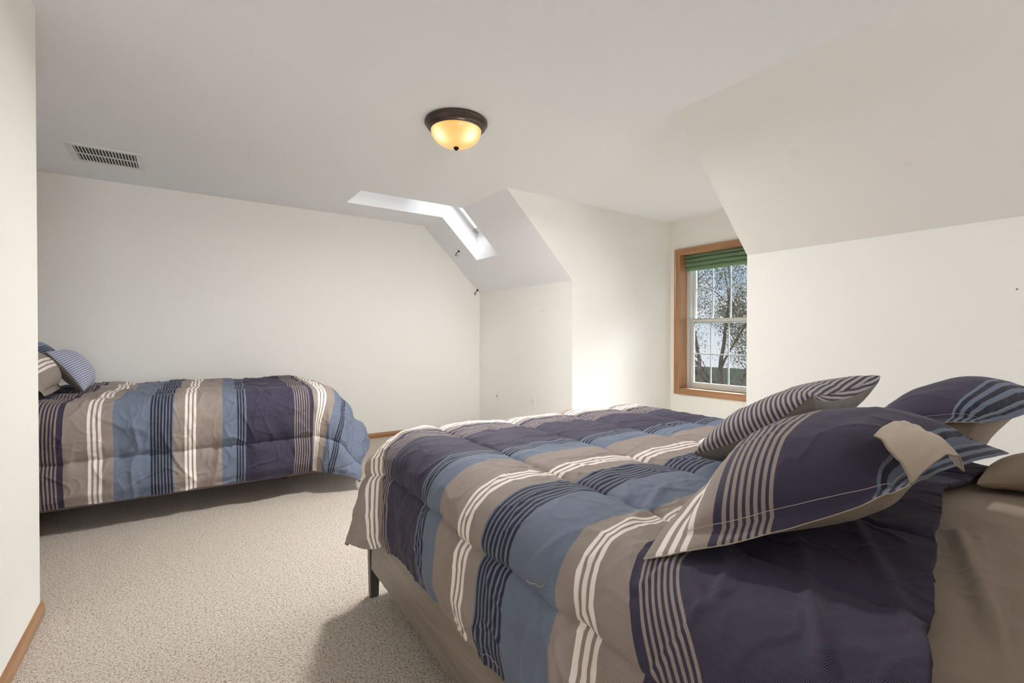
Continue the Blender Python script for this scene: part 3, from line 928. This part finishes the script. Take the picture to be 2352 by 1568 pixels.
pillow('throw_pillow', 'small square pillow with narrow grey and black stripes, propped behind the nearest sham', 'pillow',
    [[(1.24, .86, .790), (1.42, .90, .790), (1.62, .93, .795)],
     [(1.29, .715, .865), (1.47, .735, .875), (1.66, .745, .885)],
     [(1.345, .585, .985), (1.52, .570, .995), (1.70, .555, 1.020)]], .075, .075, .0, 0.0, M_deco, M_taupe, 41, wr=.004, back_band=.010, pinch=.08)
pillow('pillow_sham', 'dark sham with blue flange on the far side of the larger bed, beige underside showing', 'pillow',
    [[(1.80, .68, .775), (2.02, .70, .790), (2.30, .70, .80)],
     [(1.76, .49, .875), (2.02, .48, .93), (2.36, .48, .945)],
     [(1.80, .352, .897), (2.06, .30, .915), (2.44, .285, .915)]], .052, .165, .048, 1.20, M_sham, M_beige, 51, wr=.0055, stitch=True)
pillow('bed_pillow', 'plain beige pillow lying flat under the far dark sham on the larger bed', 'pillow',
    [[(1.85, .375, .720), (2.00, .380, .722), (2.14, .380, .720)],
     [(1.91, .25, .734), (2.02, .24, .742), (2.14, .23, .734)],
     [(1.98, .10, .720), (2.06, .06, .722), (2.14, .03, .720)]], .055, .036, 0.0, 0.0, M_beige, M_beige, 91, wr=.003, pinch=.05, n=56)
pillow('pillow_sham', 'taupe sham with three white stripes at the front of the bed along the far wall', 'pillow',
    [[(-.655, 3.80, .785), (-.655, 4.06, .785), (-.67, 4.33, .785)],
     [(-.745, 3.80, .915), (-.745, 4.06, .925), (-.75, 4.33, .92)],
     [(-.88, 3.80, 1.04), (-.88, 4.06, 1.045), (-.88, 4.33, 1.04)]], .085, .06, .035, .445, M_stripe, M_beige, 61, wr=.004, n=64)
pillow('throw_pillow', 'small pale pillow with thin blue stripes on the bed by the far wall', 'pillow',
    [[(-.535, 4.22, .770), (-.535, 4.44, .770), (-.545, 4.66, .770)],
     [(-.615, 4.21, .90), (-.615, 4.44, .90), (-.63, 4.66, .90)],
     [(-.715, 4.22, 1.03), (-.710, 4.44, 1.035), (-.725, 4.66, 1.03)]], .085, .06, 0.0, 0.0, M_deco2, M_taupe, 71, wr=.004, pinch=.08, n=64)
pillow('pillow_sham', 'blue sham with dark stripes at the back of the bed by the far wall', 'pillow',
    [[(-.745, 4.70, .785), (-.745, 4.86, .785), (-.745, 5.04, .785)],
     [(-.825, 4.50, .945), (-.825, 4.76, .945), (-.825, 5.04, .945)],
     [(-.935, 4.45, 1.115), (-.935, 4.74, 1.115), (-.935, 5.04, 1.115)]], .085, .05, .035, .52, M_stripe, M_beige, 81, wr=.004, n=64)

# ------------------------------------------------------------------ outside: lawn and trees
def mat_lawn():
    m, g, b_ = material('lawn_grass', rgb(96, 100, 66), 0.9)
    tc = g.n('ShaderNodeTexCoord').outputs['Object']
    g.put(b_.inputs['Base Color'], g.ramp(g.noise(tc, 3, 4), [(.3, rgb(88, 92, 58)), (.7, rgb(142, 134, 98))]))
    return m
GZ = -3.0
mb = MB(); mb.face([(XW + .6, -30, GZ), (60, -30, GZ), (60, 45, GZ), (XW + .6, 45, GZ)]); struct(mb.build('lawn', mat_lawn(), fix=False))
def mat_bark():
    m, g, b_ = material('bark', rgb(120, 108, 98), 0.9)
    tc = g.n('ShaderNodeTexCoord').outputs['Object']
    g.put(b_.inputs['Base Color'], g.ramp(g.noise(g.mapping(tc, (20, 20, 5)), 1, 4), [(.3, rgb(96, 84, 74)), (.7, rgb(164, 150, 138))]))
    return m
M_bark = mat_bark()
def mat_leaf():
    m, g, b_ = material('leaf', rgb(110, 104, 70), 0.6)
    tc = g.n('ShaderNodeTexCoord').outputs['Object']
    g.put(b_.inputs['Base Color'], g.ramp(g.noise(tc, 4.5, 3), [(.3, rgb(112, 108, 74)), (.55, rgb(152, 142, 104)), (.75, rgb(186, 170, 132))]))
    return m
M_leaf = mat_leaf()

def tree(loc, label, seed, trunk, spread, levels, leaves, r0, leafsize=.09, lean=(0, 0), mirror=False):
    rg = random.Random(seed)
    e = empty('tree', loc, label, 'tree')
    mb = MB(); tips = []
    def grow(p, d, L, r_, lev):
        pts = [p]; rr = [r_]; q = Vector(p); dd = Vector(d).normalized()
        for k in range(5):
            dd = (dd + Vector((rg.uniform(-1, 1), rg.uniform(-1, 1), rg.uniform(-.5, .9))) * .14).normalized()
            q = q + dd * L / 5
            pts.append(q.copy()); rr.append(r_ * (1 - .11 * (k + 1)))
            if lev <= 1:
                tips.append(q.copy())
        mb.tube(pts, rr, 7 if r_ > .03 else 4, cap=False)
        if lev <= 0:
            return
        nb = rg.choice((3, 3, 4))
        for k in range(-1, nb):
            if k < 0 and lev < 3:
                continue
            if k < 0:                               # the leader carries on
                grow(pts[5], dd, L * .7, rr[5] * .92, lev - 1); continue
            i = rg.randint(2, 5)
            a = rg.uniform(0, 2 * PI)
            side = Vector((math.cos(a), math.sin(a), rg.uniform(-.15, .7)))
            nd = (dd * .55 + side * spread).normalized()
            grow(pts[i], nd, L * rg.uniform(.55, .78), rr[i] * rg.uniform(.5, .7), lev - 1)
    p0 = Vector(loc)
    grow(p0, Vector((lean[0], lean[1], 1)), trunk, r0, levels)
    ax = Vector((.825, -.565, 0))
    flip = (lambda p: Vector(p) - ax * 2 * (Vector(p) - p0).dot(ax)) if mirror else Vector
    mb.v = [tuple(flip(p)) for p in mb.v]
    tips = [flip(p) for p in tips]
    mb.build('trunk', M_bark, e, smooth=True, fix=False)
    if leaves:
        lf = MB()
        for k in range(leaves):
            t = rg.choice(tips) + Vector((rg.gauss(0, 1), rg.gauss(0, 1), rg.gauss(0, 1))) * .22
            u = Vector((rg.uniform(-1, 1), rg.uniform(-1, 1), rg.uniform(-1, 1))).normalized()
            v = u.orthogonal().normalized(); w = u.cross(v)
            s = leafsize * rg.uniform(.5, 1.1)
            lf.face([t - v * s, t + w * s * .4 + u * s * .15, t + v * s, t - w * s * .4 + u * s * .15])
        o = lf.build('foliage', M_leaf, e, fix=False)
    return e
tree((13.78, 8.55, GZ), 'leafy tree with olive brown leaves seen through the window', 5, 3.1, .62, 4, 30000, .17, .038, mirror=True)
tree((11.2, 7.75, GZ), 'bare branched tree seen through the left side of the window', 12, 3.6, .85, 3, 0, .10, lean=(.10, -.05))

# ------------------------------------------------------------------ camera
cam = bpy.data.cameras.new('camera'); co = bpy.data.objects.new('camera', cam); COL.objects.link(co)
f, th, pi_, ro = 1105.7231, 0.6014, 0.0100, -0.0015
cam.sensor_fit = 'HORIZONTAL'; cam.sensor_width = 36.0; cam.lens = f / 2352 * 36.0
cam.clip_start = .02; cam.clip_end = 200
fwd = Vector((math.sin(th) * math.cos(pi_), math.cos(th) * math.cos(pi_), -math.sin(pi_)))
right = Vector((math.cos(th), -math.sin(th), 0)); up = right.cross(fwd)
rt = right * math.cos(ro) - up * math.sin(ro) * -1; rt = (right * math.cos(ro) + up * math.sin(-ro) * -1)
rt = right * math.cos(ro) - up * math.sin(ro); up2 = rt.cross(fwd)
M = Matrix.Identity(4)
for i in range(3):
    M[i][0] = rt[i]; M[i][1] = up2[i]; M[i][2] = -fwd[i]
M[2][3] = 1.134
co.matrix_world = M
SC.camera = co

# ------------------------------------------------------------------ light
w = bpy.data.worlds.new('sky'); SC.world = w; w.use_nodes = True
g = G(w.node_tree); bg = w.node_tree.nodes['Background']
tc = g.n('ShaderNodeTexCoord').outputs['Generated']
sp = g.n('ShaderNodeSeparateXYZ'); g.put(sp.inputs[0], tc)
skyc = g.ramp(sp.outputs[2], [(0.0, rgb(232, 240, 248)), (0.12, rgb(196, 220, 246)), (0.5, rgb(120, 170, 228))])
cl_ = g.noise(g.mapping(tc, (3, 3, 7)), 2.2, 5, .6)
skyc = g.mix(g.ramp(cl_, [(.40, (0, 0, 0, 1)), (.62, (1, 1, 1, 1))]), skyc, rgb(250, 251, 253))
g.put(bg.inputs[0], skyc); bg.inputs[1].default_value = 0.8

def area(name, loc, target, sx, sy, energy, col, spread=180):
    l = bpy.data.lights.new(name, 'AREA'); l.shape = 'RECTANGLE'; l.size = sx; l.size_y = sy; l.energy = energy; l.color = col; l.spread = math.radians(spread)
    o = bpy.data.objects.new(name, l); COL.objects.link(o); o.location = loc
    o.rotation_euler = (Vector(target) - Vector(loc)).to_track_quat('-Z', 'Y').to_euler()
    return o
area('daylight_dormer', (8.0, 2.65, 4.0), (3.8, 2.4, .85), 3.8, 3.0, 600, (.88, .94, 1.0), 44)
area('daylight_skylight', (1.9, 3.95, 4.4), (2.6, 4.75, 2.4), 1.1, .9, 100, (.92, .96, 1.0))
area('added_fill_front', (.45, YS - .15, 1.35), (.3, 3.4, 1.5), 1.7, 1.7, 120, (.93, .96, 1.0))  # added room fill shining in through the unseen rear opening, no known source
pl = bpy.data.lights.new('lamp_bulb', 'AREA'); pl.shape = 'DISK'; pl.size = .28; pl.energy = 54; pl.color = (.99, .982, .968)
po = bpy.data.objects.new('lamp_bulb', pl); COL.objects.link(po); po.location = (LC[0], LC[1], 2.262)

SC.view_settings.view_transform = 'Standard'; SC.view_settings.look = 'None'
SC.view_settings.gamma = 1.0; SC.view_settings.use_curve_mapping = False
SC.view_settings.exposure = 0.20
SC.cycles.max_bounces = 16; SC.cycles.diffuse_bounces = 8; SC.cycles.use_denoising = True
SC.cycles.sample_clamp_indirect = 8.0
